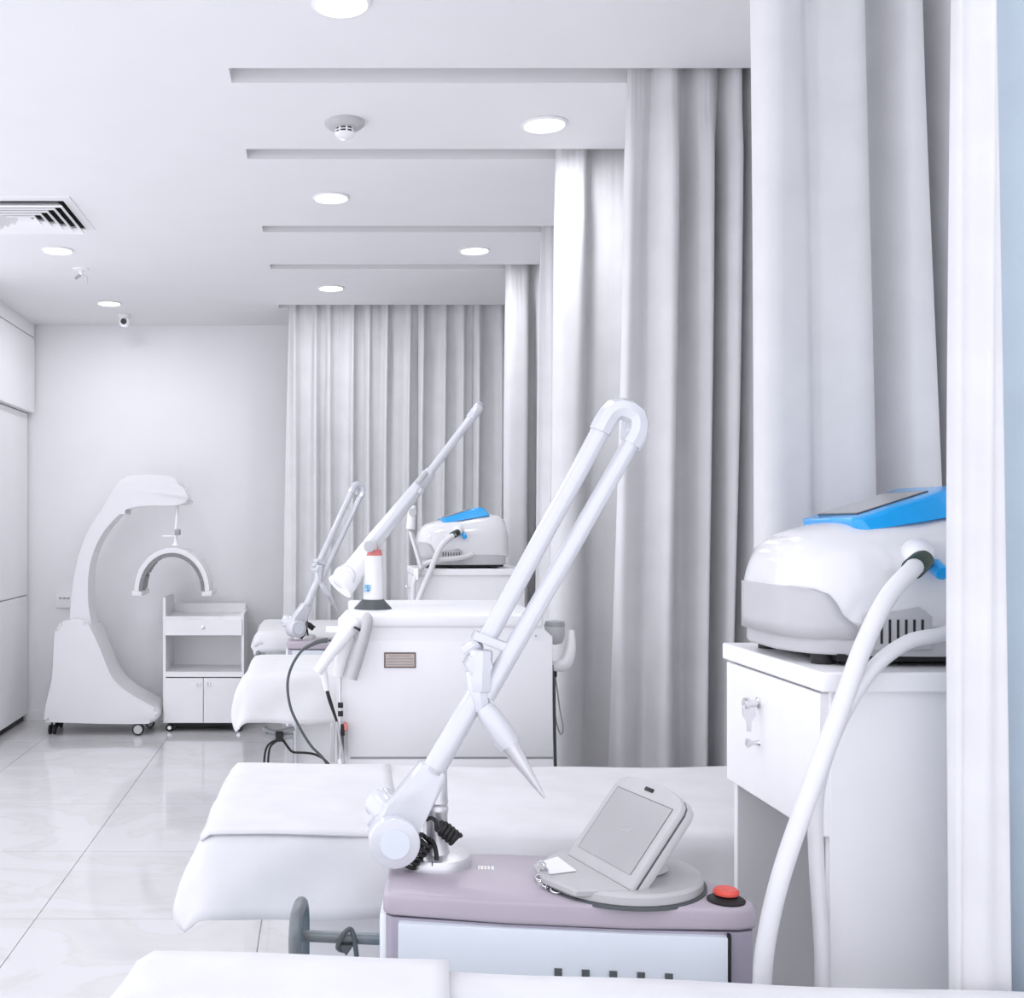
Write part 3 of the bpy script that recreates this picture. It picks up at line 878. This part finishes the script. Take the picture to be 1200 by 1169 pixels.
for i in range(4):
    zz = b_.z - 0.010 - i * 0.0085
    MB().box(a_.x + 0.010 - (0.004 if i else -0.004), b_.x - 0.010 + (0.003 if i else -0.004), cy - 0.0082, cy - 0.0072, zz - 0.0018, zz + 0.0016).shift(of).build('printed_line', M_GREY, pl)
for px_ in (610, 628):
    MB().cyl(P(px_, 745, cy - 0.006), P(px_, 745, cy + 0.004), 0.003, n=10).shift(of).build('screw', M_GREY, t)
for cx in (xl + 0.06, xr - 0.06):
    for cy_ in (cy + 0.06, cy + 0.55):
        MB().cyl((cx, cy_ - 0.015, 0.042), (cx, cy_ + 0.015, 0.042), 0.042, n=18, bevel=0.004).build('caster', M_BLACK, t).location = of
# arm tower on the lid
aY = 3.50
bz_ = zb + 0.058
k = aY / F
bc = Vector((P(437, 0, aY).x, aY, bz_))


def T2(px, py, dy=0.0):
    return P(px, py, aY + dy)


MB().lathe([(0, 0), (0.060, 0), (0.058, 0.004), (0.034, 0.030), (0, 0.030)], bc, n=32).shift(of).build('tower_foot', M_DGREY, t)
tw = MB().lathe([(0, 0.028), (0.031, 0.028), (0.029, 0.15), (0.029, 0.17), (0, 0.17)], bc, n=32).shift(of).build('tower', M_WHITE, t)
MB().lathe([(0, 0.168), (0.0295, 0.168), (0.027, 0.186), (0, 0.186)], bc, n=32).shift(of).build('red_band', M_PINK, tw)
for q0, q1 in (((426, 693), (431, 693)), ((430, 687), (432, 692)), ((427, 687), (429, 690)),):
    p0 = P(q0[0], q0[1], aY - 0.032); p1 = P(q1[0], q1[1], aY - 0.032)
    MB().box(min(p0.x, p1.x), max(p0.x, p1.x) + 0.004, aY - 0.0345, aY - 0.028, min(p0.z, p1.z), max(p0.z, p1.z) + 0.005).shift(of).build('emblem', M_EDGEB, tw)
MB().cyl(T2(434, 656, 0.0), T2(433, 636, 0.0), 0.025, 0.021, n=24).shift(of).build('tower_head', M_WHITE, t)
arm = MB().tube([T2(398, 688, -0.01), T2(415, 668, 0.01), T2(433, 640, 0.02)], 0.04, n=16, smooth=3, radii=[0.046, 0.036, 0.026]).shift(of).build('arm_root', M_WHITE, t, angle=50)
MB().tube([T2(433, 640, 0.02), T2(480, 583, 0.02), T2(505, 552, 0.02)], 0.02, n=16, smooth=2, radii=[0.027, 0.023, 0.0175]).tube([T2(503, 554, 0.02), T2(558, 482, 0.06)], 0.013, n=14, smooth=0).shift(of).build('arm', M_ARM, t, angle=50)
MB().cyl(T2(551, 491, 0.055), T2(562, 476, 0.063), 0.0165, n=16, bevel=0.002).shift(of).build('arm_tip', M_ARM, t)
MB().cyl(T2(560.5, 478, 0.060), T2(564, 474, 0.065), 0.0145, n=16).shift(of).build('tip_ring', M_GREY, t)
MB().cyl(T2(489, 566, -0.01), T2(499, 553, 0.0), 0.010, n=12).cyl(T2(492, 578, -0.01), T2(495, 573, -0.01), 0.010, n=10).shift(of).build('arm_clip', M_LGREY, t)
MB().cyl(T2(433, 640, -0.040), T2(433, 640, 0.0), 0.0185, n=28, bevel=0.002).shift(of).build('pivot_cap', M_LGREY, t)
MB().cyl(T2(403, 676, -0.03), T2(409, 672, 0.05), 0.036, n=32, bevel=0.003).shift(of).build('counterweight', M_ALU, t)
# side fittings at the left: clamp arms, grip and hanging handpiece
hY = 3.26


def S(px, py, dy=0.0):
    return P(px, py, hY + dy)


MB().tube([S(428, 722), S(431, 727, -0.01), S(424, 755, -0.015), S(412, 795, -0.015)], 0.017, n=14, smooth=4, radii=[0.012, 0.0165, 0.0175, 0.0170]).shift(of).build('grip', M_LGREY, t, angle=60)
MB().tube([S(416, 730, 0.02), S(405, 742, 0.0), S(388, 764, -0.01), S(372, 787, -0.01)], 0.02, n=14, smooth=4, radii=[0.022, 0.022, 0.018, 0.0145]).shift(of).build('clamp_arm', M_WHITE, t, angle=60)
MB().tube([S(409, 744, 0.03), S(402, 765, 0.03), S(396, 792, 0.03)], 0.02, n=14, smooth=4, radii=[0.02, 0.020, 0.014]).shift(of).build('clamp_arm', M_WHITE, t, angle=60)
MB().prism([S(416, 734, -0.02), S(423, 737, -0.02), S(422, 740, -0.02), S(414, 735, -0.02)], (0, 0.01, 0)).shift(of).build('clamp_slot', M_BLACK, t)
hp = MB().tube([S(378, 783), S(381, 797), S(383, 809)], 0.01, n=12, smooth=3, radii=[0.013, 0.010, 0.0065]).shift(of).build('handpiece', M_WHITE, t, angle=60)
MB().tube([S(383, 808), S(387, 822), S(395, 846)], 0.006, n=10, smooth=3, radii=[0.0055, 0.006, 0.0035]).shift(of).build('handpiece_boot', M_BLACK, hp, angle=60)
MB().tube([S(395, 845), S(399, 870), S(403, 900), S(404, 1000)], 0.0045, n=8, smooth=3).shift(of).build('handpiece_cable', M_LGREY, hp, angle=60)
MB().box(S(395, 0).x, S(398, 0).x, hY + 0.03, hY + 0.06, S(0, 892).z, S(0, 792).z).shift(of).build('rail', M_WHITE, t)
for py_ in (826, 836):
    MB().cyl(S(396, py_), S(402, py_), 0.008, n=12).shift(of).build('rail_knob', M_BLACK, t)
for q0, q1, mt in (((399, 850), (404, 862), M_BLACK), ((403, 848), (407, 856), M_PINK), ((400, 862), (403, 888), M_DGREY), ((387, 849), (392, 893), M_LGREY)):
    p0, p1 = S(q0[0], q1[1], 0.0), S(q1[0], q0[1], 0.0)
    MB().box(p0.x, p1.x, hY, hY + 0.03, p0.z, p1.z).shift(of).build('bracket', mt, t, bevel=0.002)
# bracket arm with the arching cable
MB().box(S(382, 0).x, S(404, 0).x, hY + 0.02, hY + 0.05, S(0, 742).z, S(0, 735).z).shift(of).build('cable_bracket', M_WHITE, t, bevel=0.003)
cb = MB().tube([S(392, 752, 0.01), S(384, 750), S(372, 752), S(356, 760), S(343, 778), S(337, 800), S(340, 827), S(350, 850), S(364, 873), S(382, 893), S(400, 930), S(405, 1000)], 0.0042, n=9, smooth=6).shift(of).build('arching_cable', M_DGREY, t, angle=60)
MB().tube([S(384, 750), S(372, 752), S(356, 760)], 0.007, n=10, smooth=5, radii=[0.0075, 0.0068, 0.005]).shift(of).build('cable_boot', M_DGREY, cb, angle=60)
# holder with grey applicator on the right side
rY = 3.40


def V_(px, py, dy=0.0):
    return P(px, py, rY + dy)


hd = MB().tube([V_(648, 780), V_(662, 777), V_(668, 760), V_(670, 738)], 0.02, n=14, smooth=4, radii=[0.016, 0.022, 0.018, 0.008]).shift(of).build('applicator_holder', M_WHITE, t, angle=60)
MB().lathe([(0, 0.03), (0.026, 0.028), (0.031, 0.01), (0.030, -0.02), (0.022, -0.04), (0, -0.045)], V_(650, 738), n=24).shift(of).build('applicator', M_LGREY, hd, angle=60)
MB().lathe([(0, 0.031), (0.0285, 0.0275), (0.0315, 0.016), (0.0315, 0.012), (0, 0.012)], V_(650, 738), n=24).shift(of).build('applicator_rim', M_GREY, hd, angle=60)
MB().cyl(V_(650, 779), V_(651, 793), 0.0075, 0.0045, n=12).shift(of).build('cord_boot', M_BLACK, hd)
MB().tube([V_(651, 793), V_(656, 830), V_(660, 852), V_(657, 860), V_(652, 845), V_(648, 815)], 0.0022, n=7, smooth=5).shift(of).build('cord_loop', M_GREY, hd, angle=60)
MB().tube([V_(649, 780), V_(650, 860), V_(652, 910), V_(660, 925), V_(668, 915)], 0.005, n=8, smooth=5).shift(of).build('power_cable', M_DGREY, t, angle=60)


# ================================================================== CABLES UNDER THE BED
uY = 4.60


def Uu(px, py, dy=0.0):
    return P(px, py, uY + dy)


t = thing('foot_pedal', P(327, 925, uY), 'dark foot control and cables hanging under the bed sheet', 'foot control')
of = -Vector(t.location)
MB().tube([Uu(308, 852), Uu(318, 857), Uu(330, 857), Uu(345, 853)], 0.010, n=10, smooth=4).tube([Uu(310, 861), Uu(322, 863), Uu(344, 862)], 0.012, n=10, smooth=4).shift(of).build('bar', M_GREY, t, angle=60)
MB().box(Uu(323, 0).x, Uu(332, 0).x, uY - 0.02, uY + 0.03, Uu(0, 868).z, Uu(0, 856).z).shift(of).build('plug', M_BLACK, t, bevel=0.004)
MB().box(Uu(334, 0).x, Uu(344, 0).x, uY + 0.0, uY + 0.05, 0.02, Uu(0, 853).z).shift(of).build('support', M_LGREY, t, bevel=0.003)
MB().tube([Uu(326, 866), Uu(316, 871), Uu(311, 880), Uu(309, 900), Uu(306, 940)], 0.0045, n=8).tube([Uu(328, 866), Uu(319, 872), Uu(315, 882), Uu(314, 910), Uu(316, 940)], 0.0045, n=8).shift(of).build('cable', M_BLACK, t, angle=60)
MB().tube([Uu(331, 866), Uu(338, 876), Uu(344, 881), Uu(360, 882), Uu(372, 885), Uu(385, 895), Uu(400, 925)], 0.005, n=8).shift(of).build('cable', M_BLACK, t, angle=60)


# ================================================================== BACK TROLLEY
ty = 7.42
x0, x1 = P(191, 0, ty).x, P(286, 0, ty).x
dY = 0.40
t = thing('storage_trolley', ((x0 + x1) / 2, ty + dY / 2, 0), 'white trolley cabinet with drawer, open shelf and two doors by the far wall', 'trolley')
of = -Vector(t.location)
zz = lambda py: P(0, py, ty).z
zt_, zd0, zd1, zs0, zs1, zdo0, zdo1 = zz(722), zz(725), zz(744), zz(787), zz(793), zz(794), zz(847)
w_ = 0.018
MB().box(x0, x0 + w_, ty, ty + dY, zdo1, zz(696) - 0.02).shift(of).build('side_panel', M_LAMI, t, bevel=0.0015)
MB().box(x1 - w_, x1, ty, ty + dY, zdo1, zt_ + 0.02).shift(of).build('side_panel', M_LAMI, t, bevel=0.0015)
MB().box(x0 + w_, x1 - w_, ty, ty + dY, zt_ - 0.02, zt_).shift(of).build('top', M_LAMI, t)
MB().box(x0 + w_, x1 - w_, ty + dY - w_, ty + dY, zdo1, zt_ + 0.06).shift(of).build('back_panel', M_LAMI, t)
MB().box(x0 + w_, x1 - w_, ty + 0.004, ty + dY - w_, zs1, zs0).shift(of).build('shelf', M_LAMI, t)
MB().box(x0 + w_, x1 - w_, ty + 0.004, ty + dY - w_, zdo1, zdo1 + 0.016).shift(of).build('bottom', M_LAMI, t)
d = MB().box(x0 + 0.012, x1 - 0.012, ty - 0.016, ty + 0.004, zd1, zd0).shift(of).build('drawer', M_LAMI, t, bevel=0.002)
MB().lathe([(0, 0), (0.006, 0), (0.005, -0.012), (0.011, -0.018), (0, -0.022)], ((x0 + x1) / 2, ty - 0.016, (zd0 + zd1) / 2), n=16, axis='y').shift(of).build('knob', M_CHROME, d)
xm = (x0 + x1) / 2
for a, b, hx in ((x0 + 0.008, xm - 0.002, xm - 0.035), (xm + 0.002, x1 - 0.008, xm + 0.035)):
    dr = MB().box(a, b, ty - 0.016, ty + 0.002, zdo1 + 0.004, zdo0).shift(of).build('door', M_LAMI, t, bevel=0.002)
    MB().box(hx - 0.012, hx - 0.007, ty - 0.03, ty - 0.016, zdo0 - 0.055, zdo0 - 0.030).box(hx + 0.007, hx + 0.012, ty - 0.03, ty - 0.016, zdo0 - 0.055, zdo0 - 0.030).shift(of).build('handle', M_CHROME, dr)
for cx in (x0 + 0.04, x1 - 0.04):
    for cy_ in (ty + 0.03, ty + dY - 0.04):
        c = MB().cyl((cx, cy_ - 0.012, 0.024), (cx, cy_ + 0.012, 0.024), 0.024, n=18, bevel=0.003).shift(of).build('caster', M_BLACK, t)
        MB().cyl((cx, cy_ - 0.0145, 0.024), (cx, cy_ - 0.010, 0.024), 0.013, n=14).shift(of).build('wheel_hub', M_CHROME, c)
MB().box(x0 + 0.03, x1 - 0.03, ty + 0.05, ty + 0.30, 0.030, zdo1).shift(of).build('gap_shade', M_BLACK, t)  # black box paints the shade in the gap under the trolley


# ================================================================== LED THERAPY MACHINE
ly = 7.28
t = thing('light_therapy_machine', (P(120, 0, ly).x, ly + 0.2, 0), 'curved white light therapy machine with silver arched lamp at the far wall', 'therapy machine')
of = -Vector(t.location)


def Lp(px, py, dy=0.0):
    return P(px, py, ly + dy)


hump = [(52, 845), (52, 836), (56, 815), (61, 794), (63, 760), (64, 740), (68, 731), (76, 727), (89, 726), (98, 728), (104, 733), (110, 744), (118, 762), (128, 787), (136, 799), (146, 808), (160, 817), (175, 825), (183, 830), (186, 836), (185, 842), (178, 847), (165, 848), (130, 848), (90, 847), (60, 846), (54, 846)]
MB().prism([Lp(*p) for p in smooth_loop(hump)], (0, 0.36, 0), bevel=0.03, seg=4).shift(of).build('base', M_GLOSS, t, angle=45)
cres = [(84, 800), (80, 760), (82, 720), (86, 680), (93, 648), (104, 620), (120, 596), (134, 571), (142, 561), (152, 557), (180, 556), (198, 558), (211, 566), (219, 580), (221, 590), (200, 592), (180, 592), (163, 593), (150, 596), (140, 602), (122, 622),
        (110, 645), (104, 670), (103, 700), (107, 730), (114, 755), (124, 779), (138, 799), (155, 814), (172, 823), (184, 827), (184, 838), (130, 838)]
MB().prism([P(*p, ly + 0.10) for p in smooth_loop(cres)], (0, 0.22, 0), bevel=0.025, seg=4).shift(of).build('curved_column', M_GLOSS, t, angle=45)
# arched lamp
ay = ly + 0.02
ac = P(202, 692, ay)
ro, ri = 0.245, 0.215


def arch(r0, r1, y0, y1, a0=0.0, a1=PI, n=28, sz=1.16):
    rings = []
    for i in range(n + 1):
        a = a0 + (a1 - a0) * i / n
        c_, s_ = math.cos(a), math.sin(a) * sz
        rings.append([(ac.x + r0 * c_, y0, ac.z + r0 * s_), (ac.x + r1 * c_, y0, ac.z + r1 * s_), (ac.x + r1 * c_, y1, ac.z + r1 * s_), (ac.x + r0 * c_, y1, ac.z + r0 * s_)])
    return MB().loft(rings)


sh = arch(ro, ri, ay - 0.03, ay + 0.27).shift(of).build('lamp_shell', M_GLOSS, t, angle=40)
arch(ri + 0.001, ri - 0.022, ay - 0.034, ay - 0.012).shift(of).build('lamp_rim', M_LED, sh, angle=40)
for i in range(7):
    a0 = PI * (i + 0.06) / 7; a1 = PI * (i + 0.94) / 7
    arch(ri, ri - 0.012, ay + 0.03, ay + 0.25, a0, a1, n=4).shift(of).build('led_panel', M_LED, sh, angle=40)
for s in (-1, 1):
    MB().box(ac.x + s * 0.23 - 0.035, ac.x + s * 0.23 + 0.035, ay - 0.03, ay + 0.27, ac.z - 0.035, ac.z + 0.002, bevel=0.008).shift(of).build('lamp_end', M_GLOSS, sh)
MB().lathe([(0, 0), (0.030, 0), (0.014, 0.018), (0.009, 0.05), (0.009, 0.075), (0, 0.075)], P(206, 639, ay + 0.1), n=18).shift(of).build('lamp_stem', M_WHITE, t)
MB().box(P(203, 0, ay).x, P(209, 0, ay).x, ay + 0.06, ay + 0.13, P(0, 627, ay).z, P(0, 620, ay).z, bevel=0.004).shift(of).build('lamp_joint', M_GREY, t)
MB().cyl(P(206, 622, ay + 0.1), P(208, 592, ay + 0.16), 0.010, n=12).cyl(P(190, 628, ay + 0.1), P(206, 628, ay + 0.1), 0.005, n=8).shift(of).build('lamp_rod', M_WHITE, t)
for px_, dy_, r_ in ((61, 0.06, 0.032), (69, 0.30, 0.032), (162, 0.02, 0.040), (176, 0.30, 0.030)):
    c = P(px_, 0, ly + dy_)
    side = px_ > 100
    wb = MB()
    if side:
        wb.cyl((c.x, c.y - 0.014, r_), (c.x, c.y + 0.014, r_), r_, n=22, bevel=0.004)
    else:
        wb.cyl((c.x - 0.02, c.y, r_), (c.x - 0.004, c.y, r_), r_, n=22, bevel=0.004).cyl((c.x + 0.006, c.y, r_), (c.x + 0.026, c.y, r_), r_, n=22, bevel=0.004)
    wb.cyl((c.x, c.y, r_), (c.x, c.y, 0.085), 0.007, n=8)
    cw = wb.shift(of).build('caster', M_BLACK, t)
    if side:
        MB().cyl((c.x, c.y - 0.017, r_), (c.x, c.y - 0.010, r_), r_ * 0.72, n=20).shift(of).build('wheel_hub', M_LGREY, cw)
# wall socket above it
a_, b_ = P(66, 712, BACK - 0.001), P(88, 694, BACK - 0.001)
t = thing('wall_socket', (P(76, 0, BACK).x, BACK - 0.002, a_.z), 'small white wall socket with dark slots above the therapy machine base', 'socket')
of = -Vector(t.location)
MB().box(a_.x, b_.x, BACK - 0.014, BACK - 0.001, a_.z, b_.z, bevel=0.003).shift(of).build('plate', M_WHITE, t)
for px_ in (71.5, 76, 80.5):
    p = P(px_, 700.5, BACK)
    MB().box(p.x - 0.010, p.x + 0.010, BACK - 0.016, BACK - 0.012, p.z - 0.006, p.z + 0.006).shift(of).build('slot', M_GREY, t)


# ================================================================== CEILING FITTINGS
def downlight(x, y, label, group='round recessed ceiling lights', r=0.068):
    t = thing('ceiling_light', (x, y, CEIL), label, 'ceiling light', 0, group)
    MB().lathe([(r * 1.18, -0.001), (r * 1.2, -0.004), (r * 1.05, -0.009), (r * 0.98, -0.004), (r * 0.98, 0.0)], n=36).build('rim', M_WHITE, t)
    MB().lathe([(0, -0.004), (r, -0.004), (r, 0.0), (0, 0.0)], n=36).build('diffuser', M_EMIT, t)
    ld = bpy.data.lights.new('lamp', 'AREA')
    ld.shape = 'DISK'; ld.size = r * 1.9
    ld.energy = LAMP_W
    ld.color = LAMP_COL
    lo = bpy.data.objects.new('lamp', ld)
    C.objects.link(lo)
    lo.location = (0, 0, -0.012)
    lo.parent = t
    return t


def cp(px, py):
    Y = (CEIL - EYE) * F / (VY - py)
    return (px - VX) * Y / F, Y


for px_, py_, lab in ((400, 3, 'round ceiling light cut by the top edge of the picture'),
                      (388, 231, 'round ceiling light beyond the smoke detector'),
                      (388, 337, 'round ceiling light just before the far curtain'),
                      (638, 145, 'round ceiling light right of the smoke detector'),
                      (556, 293, 'small round ceiling light near the gathered curtains'),
                      (68, 293, 'round ceiling light beside the air vent'),
                      (128, 355, 'farthest left round ceiling light near the security camera')):
    downlight(*cp(px_, py_), lab)
for i, (x_, y_) in enumerate(((-1.37, 4.3), (-1.37, 2.8))):  # more lamps on the same grid, added out of view for even ambient light
    downlight(x_, y_, ('round ceiling light left of the smoke detector, beside the air vent', 'nearest added unseen round ceiling light above the open floor')[i])

# smoke detector
x_, y_ = cp(404, 143)
t = thing('smoke_detector', (x_, y_, CEIL), 'white round smoke detector on the ceiling', 'smoke detector')
MB().lathe([(0, 0), (0.070, 0), (0.070, -0.010), (0.058, -0.020), (0.040, -0.024), (0, -0.024)], n=36).build('base', M_LGREY, t)
MB().lathe([(0, -0.022), (0.030, -0.022), (0.030, -0.042), (0, -0.042)], n=28).build('chamber', M_BLACK, t)
MB().lathe([(0, -0.040), (0.035, -0.040), (0.034, -0.048), (0.022, -0.056), (0, -0.058)], n=32).build('cap', M_WHITE, t)
MB().lathe([(0.0, -0.030), (0.0335, -0.030), (0.0335, -0.033), (0, -0.033)], n=32).build('ring', M_WHITE, t)
for i in range(8):
    a = 2 * PI * i / 8 + 0.2
    MB().box(0.028, 0.034, -0.003, 0.003, -0.044, -0.022).xf(Matrix.Rotation(a, 4, 'Z')).build('rib', M_WHITE, t)

# square air diffuser
vx, vy, hs = -1.36, 5.03, 0.235
t = thing('air_vent', (vx, vy, CEIL), 'square ceiling air vent with nested dark louvres', 'air vent')
MB().box(-hs, hs, -hs, hs, -0.003, 0.0005).build('duct_shade', M_VOID, t)  # flat black plate stands in for the shade seen between the louvres


def ring_frame(ro_, ri_, zo, zi, th=0.003):
    mb = MB()
    def sq(h, z):
        return [(-h, -h, z), (h, -h, z), (h, h, z), (-h, h, z)]
    rings = [sq(ro_, zo), sq(ri_, zi), sq(ri_, zi + th), sq(ro_, zo + th), sq(ro_, zo)]
    return mb.loft(rings, cap0=False, cap1=False)


ring_frame(hs + 0.03, hs - 0.004, -0.004, -0.010, 0.006).build('frame', M_WHITE, t, angle=20)
for i in range(5):
    h = hs - 0.012 - i * 0.040
    ring_frame(h, h - 0.026, -0.036, -0.014, 0.009).build('louvre', M_WHITE, t, angle=20)
MB().box(-0.03, 0.03, -0.03, 0.03, -0.024, -0.018).build('core', M_WHITE, t)

# sprinkler head
x_, y_ = cp(95, 315)
t = thing('sprinkler_head', (x_, y_, CEIL), 'tiny ceiling sprinkler between the two left lights', 'sprinkler')
MB().lathe([(0, 0), (0.045, 0), (0.042, -0.006), (0.012, -0.010), (0.010, -0.035), (0, -0.035)], n=24).build('escutcheon', M_WHITE, t)
MB().cyl((0.0, 0, -0.03), (-0.03, -0.01, -0.055), 0.008, n=12).build('nozzle', M_GREY, t)
MB().cyl((0.0, 0, -0.03), (0.030, 0, -0.045), 0.007, n=10).cyl((0.030, 0, -0.040), (0.030, 0, -0.075), 0.006, n=10).build('frame_arm', M_LGREY, t)

# security camera
x_, y_ = cp(146, 369)
t = thing('security_camera', (x_, y_, CEIL), 'small white security camera with black lens near the far wall', 'security camera')
MB().lathe([(0, 0), (0.042, 0), (0.042, -0.012), (0.036, -0.022), (0, -0.022)], n=28).build('base', M_WHITE, t)
MB().lathe([(0, -0.038), (0.020, -0.036), (0.034, -0.018), (0.038, 0.0), (0.034, 0.018), (0.020, 0.034), (0, 0.037)], (0, 0, -0.046), n=28).build('ball', M_WHITE, t)
MB().cyl((0, -0.030, -0.048), (0, -0.041, -0.050), 0.020, n=24).build('lens', M_BLACK, t)
